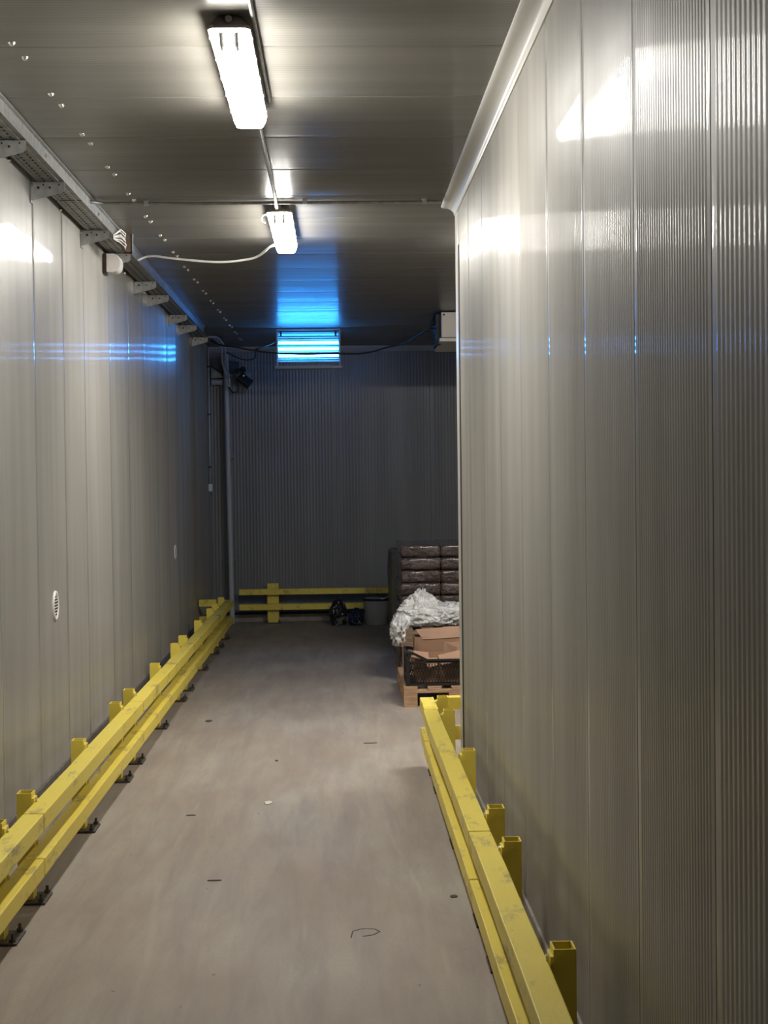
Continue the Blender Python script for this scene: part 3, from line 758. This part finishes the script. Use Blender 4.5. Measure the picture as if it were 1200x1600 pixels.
# bucket
bx, by = .432, 17.43
t = thing('bucket', 'grey plastic bucket with a dark rim standing by the back wall', 'bucket', (bx,by,0))
g = MB(); g.lathe([(.0005,.004),(.118,.0),(.122,.006),(.146,.262),(.154,.262),(.156,.285),(.150,.288),(.146,.270),(.119,.02),(.0005,.015)], (bx,by,0), 40); g.build('body', M['bucket'], t, smooth=True, autos=40)
g = MB(); g.lathe([(.148,.268),(.158,.272),(.158,.296),(.152,.300),(.146,.292)], (bx,by,0), 40); g.build('rim', M['black'], t, smooth=True, autos=40)
g = MB(); g.lathe([(.0005,.298),(.08,.304),(.120,.300),(.128,.290)], (bx-.012,by,0), 32); g.build('lid', M['bucket'], t, smooth=True)
g = MB(); g.tube([(bx+.02,by-.15,.292),(bx+.08,by-.14,.300),(bx+.13,by-.09,.318),(bx+.156,by,.330)], .004, 8); g.build('handle', M['white'], t, smooth=True)

# crate with cardboard boxes
cx0, cx1, cy0, cy1, cz = .488, 1.088, 11.18, 11.58, .145
t = thing('crate', 'black plastic lattice crate full of cardboard on the front pallet', 'crate', (.79,11.38,cz))
g = MB()
for x in (cx0, cx1-.03):
    for y in (cy0, cy1-.03): g.box(x,x+.03,y,y+.03,cz,cz+.255)
g.build('corner_post', M['crate'], t, bevel=.006)
g = MB()
zt = cz+.185
for y in (cy0, cy1-.012):
    top = [(cx0+.03,cz+.250),(cx0+.05,cz+.250),(cx0+.16,cz+.195),(cx1-.16,cz+.195),(cx1-.05,cz+.250),(cx1-.03,cz+.250),(cx1-.03,cz+.225),(cx1-.06,cz+.225),(cx1-.165,cz+.170),(cx0+.165,cz+.170),(cx0+.06,cz+.225),(cx0+.03,cz+.225)]
    g.prism(top, 'y', y, y+.012)
for x in (cx0, cx1-.012): g.box(x,x+.012,cy0,cy1,cz+.215,cz+.240)
g.build('rim', M['crate'], t)
def lattice(parent, fixed, axis, a0, a1, b0, b1):
    g = MB()
    g.box(*( (a0,a1,fixed,fixed+.008) if axis=='y' else (fixed,fixed+.008,a0,a1)), b0, b0+.014)
    g.box(*( (a0,a1,fixed,fixed+.008) if axis=='y' else (fixed,fixed+.008,a0,a1)), b1-.010, b1)
    for zz in (b0+(b1-b0)*.33, b0+(b1-b0)*.66): g.box(*( (a0,a1,fixed,fixed+.008) if axis=='y' else (fixed,fixed+.008,a0,a1)), zz-.003, zz+.003)
    n = int((a1-a0)/.021)
    for k in range(n+1):
        for sgn in (-1,1):
            u0 = a0+(a1-a0)*k/n; zz = b0
            rows = 6; hz = (b1-b0)/rows; u = u0
            for r_ in range(rows):
                d_ = .0105*sgn*(1 if r_%2 else -1)
                u2 = min(max(u+d_, a0), a1)
                p0 = (u,fixed+.004,zz) if axis=='y' else (fixed+.004,u,zz); p1 = (u2,fixed+.004,zz+hz) if axis=='y' else (fixed+.004,u2,zz+hz)
                g.tube([p0,p1], .0022, 4, cap=False); u = u2; zz += hz
    g.build('lattice_side', M['crate'], parent)
lattice(t, cy0, 'y', cx0+.03, cx1-.03, cz+.004, cz+.178)
lattice(t, cy1-.008, 'y', cx0+.03, cx1-.03, cz+.004, cz+.178)
lattice(t, cx0, 'x', cy0+.03, cy1-.03, cz+.004, cz+.218)
lattice(t, cx1-.008, 'x', cy0+.03, cy1-.03, cz+.004, cz+.218)
g = MB(); g.box(cx0+.012,cx1-.012,cy0+.012,cy1-.012,cz+.002,cz+.008); g.build('bottom', M['crate'], t)

def panel(g, p0, p1, p2, p3, th=.004, mat_=0):
    P = [Vector(p) for p in (p0,p1,p2,p3)]; n_ = (P[1]-P[0]).cross(P[3]-P[0]).normalized()*th
    g.add(P+[p+n_ for p in P], [(0,1,2,3),(7,6,5,4),(0,4,5,1),(1,5,6,2),(2,6,7,3),(3,7,4,0)], mat_)
t = thing('cardboard_box', 'open brown cardboard box with raised flaps standing up out of the crate', 'box', (.80,11.43,.17))
bx0, bx1, by0, by1, bz0, bz1 = .560, 1.04, 11.30, 11.545, .155, .455
g = MB()
panel(g,(bx0,by0,bz0),(bx1,by0,bz0),(bx1,by0,bz1-.075),(bx0,by0,bz1-.075))
panel(g,(bx0,by1,bz0),(bx1,by1,bz0),(bx1,by1,bz1+.01),(bx0,by1,bz1+.01))
panel(g,(bx0,by0,bz0),(bx0,by1,bz0),(bx0,by1,bz1+.04),(bx0,by0,bz1+.035))
panel(g,(bx1,by0,bz0),(bx1,by1,bz0),(bx1,by1,bz1),(bx1,by0,bz1))
panel(g,(bx0,by0,bz0),(bx1,by0,bz0),(bx1,by1,bz0),(bx0,by1,bz0))
g.build('body', M['cardin'], t)
g = MB(); panel(g,(bx0+.075,by1-.005,bz1-.01),(bx1,by1-.005,bz1+.01),(bx1+.01,by1+.03,bz1+.095),(bx0+.02,by1+.02,bz1+.065)); g.build('flap', M['card'], t)
g = MB(); panel(g,(bx0+.03,by0-.002,bz1-.12),(bx0+.17,by0-.002,bz1-.115),(bx0+.165,by0-.05,bz1-.165),(bx0+.10,by0-.07,bz1-.185)); g.build('flap', M['card'], t)
g = MB(); panel(g,(bx0+.17,by0-.004,bz1-.10),(bx1-.0,by0-.004,bz1-.03),(bx1,by0-.08,bz1-.10),(bx0+.19,by0-.09,bz1-.165)); g.build('flap', M['card'], t)
t = thing('cardboard_box', 'smaller flattened piece of cardboard tilted inside the open box', 'cardboard', (.84,11.4,.38))
g = MB(); panel(g,(.775,11.37,.34),(.86,11.34,.33),(.875,11.33,.41),(.785,11.37,.445)); g.build('sheet', M['card'], t)
g = MB(); panel(g,(.86,11.34,.36),(1.0,11.40,.38),(1.0,11.40,.46),(.785,11.37,.445)); g.build('fold', M['cardin'], t)
t = thing('cardboard_sheet', 'folded cardboard sheet lying low in the crate under the raised flaps', 'cardboard', (.8,11.24,.33))
g = MB(); panel(g,(.52,11.20,.345),(.66,11.20,.33),(.66,11.29,.375),(.55,11.29,.39)); g.build('sheet', M['card'], t)

# ------------------------------------------------------------------ bits on the floor
def chip(x, y, sx, sy, h, m_, label, name='debris', group=None):
    g = MB(); n = 9; ang = [k*2*math.pi/n for k in range(n)]
    r = [random.uniform(.6,1.1) for _ in ang]
    poly = [(x+sx*r[k]*math.cos(a), y+sy*r[k]*math.sin(a)) for k, a in enumerate(ang)]
    g.prism(poly, 'z', .0005, h); return tag(g.build(name, m_), label, 'debris', group)
chip(-.375,7.90,.022,.045,.006,M['chip'],'pale chip of plaster lying on the floor left of the middle')
for x,y,sx,sy,lab in ((.189,9.63,.05,.006,'thin dark splinter lying on the floor, farthest one near the right rail'),(-.529,6.393,.04,.006,'thin dark splinter lying on the floor left of centre'),
        (-.747,7.647,.03,.006,'thin dark splinter lying on the floor near the left rail'),(.466-.02,6.079,.018,.02,'small dark lump on the floor beside the right rail'),
        (-.91,10.622,.03,.05,'small dark crumb on the floor, farthest one near the left rail'),(-.376,9.084,.012,.02,'tiny dark crumb on the floor in the middle of the lane')):
    chip(x,y,sx,sy,.004,M['chipd'],lab)
# chipped spot in the floor: thin dark broken ring
g = MB(); cxx, cyy = .083, 5.62
pl = [(-.052,-.06),(-.045,.02),(-.01,.05),(.035,.045),(.055,.01),(.03,-.03),(-.01,-.045)]
for (a,b),(c_,d_) in zip(pl[:-1], pl[1:]):
    L_ = Vector((c_-a,d_-b,0)); nn = Vector((-L_.y,L_.x,0)).normalized()*.0022
    g.prism([(cxx+a+nn.x,cyy+b+nn.y),(cxx+c_+nn.x,cyy+d_+nn.y),(cxx+c_-nn.x,cyy+d_-nn.y),(cxx+a-nn.x,cyy+b-nn.y)], 'z', -.001, .0012)
tag(g.build('floor_crack', M['chipd']), 'dark hooked crack around a chipped spot in the concrete floor', 'crack')

# ------------------------------------------------------------------ camera
f = 2400.0; rho = .012
d = Vector((526-600, -(745-800), -f)).normalized()
a = math.cos(rho)*d.x + math.sin(rho)*d.y; b = -math.sin(rho)*d.x + math.cos(rho)*d.y
psi = -math.asin(a); th = math.asin(b/math.cos(psi))
r = Vector((math.cos(psi), -math.sin(psi), 0)); fw = Vector((math.sin(psi)*math.cos(th), math.cos(psi)*math.cos(th), -math.sin(th))); u = r.cross(fw)
rc = math.cos(rho)*r - math.sin(rho)*u; uc = math.sin(rho)*r + math.cos(rho)*u
cd = bpy.data.cameras.new('camera'); cam = bpy.data.objects.new('camera', cd); col.objects.link(cam)
Mx = Matrix((( rc.x, uc.x, -fw.x, 0),( rc.y, uc.y, -fw.y, 0),( rc.z, uc.z, -fw.z, CAMH),(0,0,0,1)))
cam.matrix_world = Mx
cd.sensor_fit = 'VERTICAL'; cd.sensor_height = 36; cd.sensor_width = 27; cd.lens = f/1600*36
cd.clip_start = .05; cd.clip_end = 100
sc.camera = cam

w = bpy.data.worlds.new('world'); sc.world = w; w.use_nodes = True
w.node_tree.nodes['Background'].inputs[0].default_value = (.02,.02,.022,1); w.node_tree.nodes['Background'].inputs[1].default_value = 0
vs_ = sc.view_settings; vs_.view_transform = 'Standard'; vs_.look = 'None'; vs_.gamma = 1; vs_.use_curve_mapping = False; vs_.exposure = 0
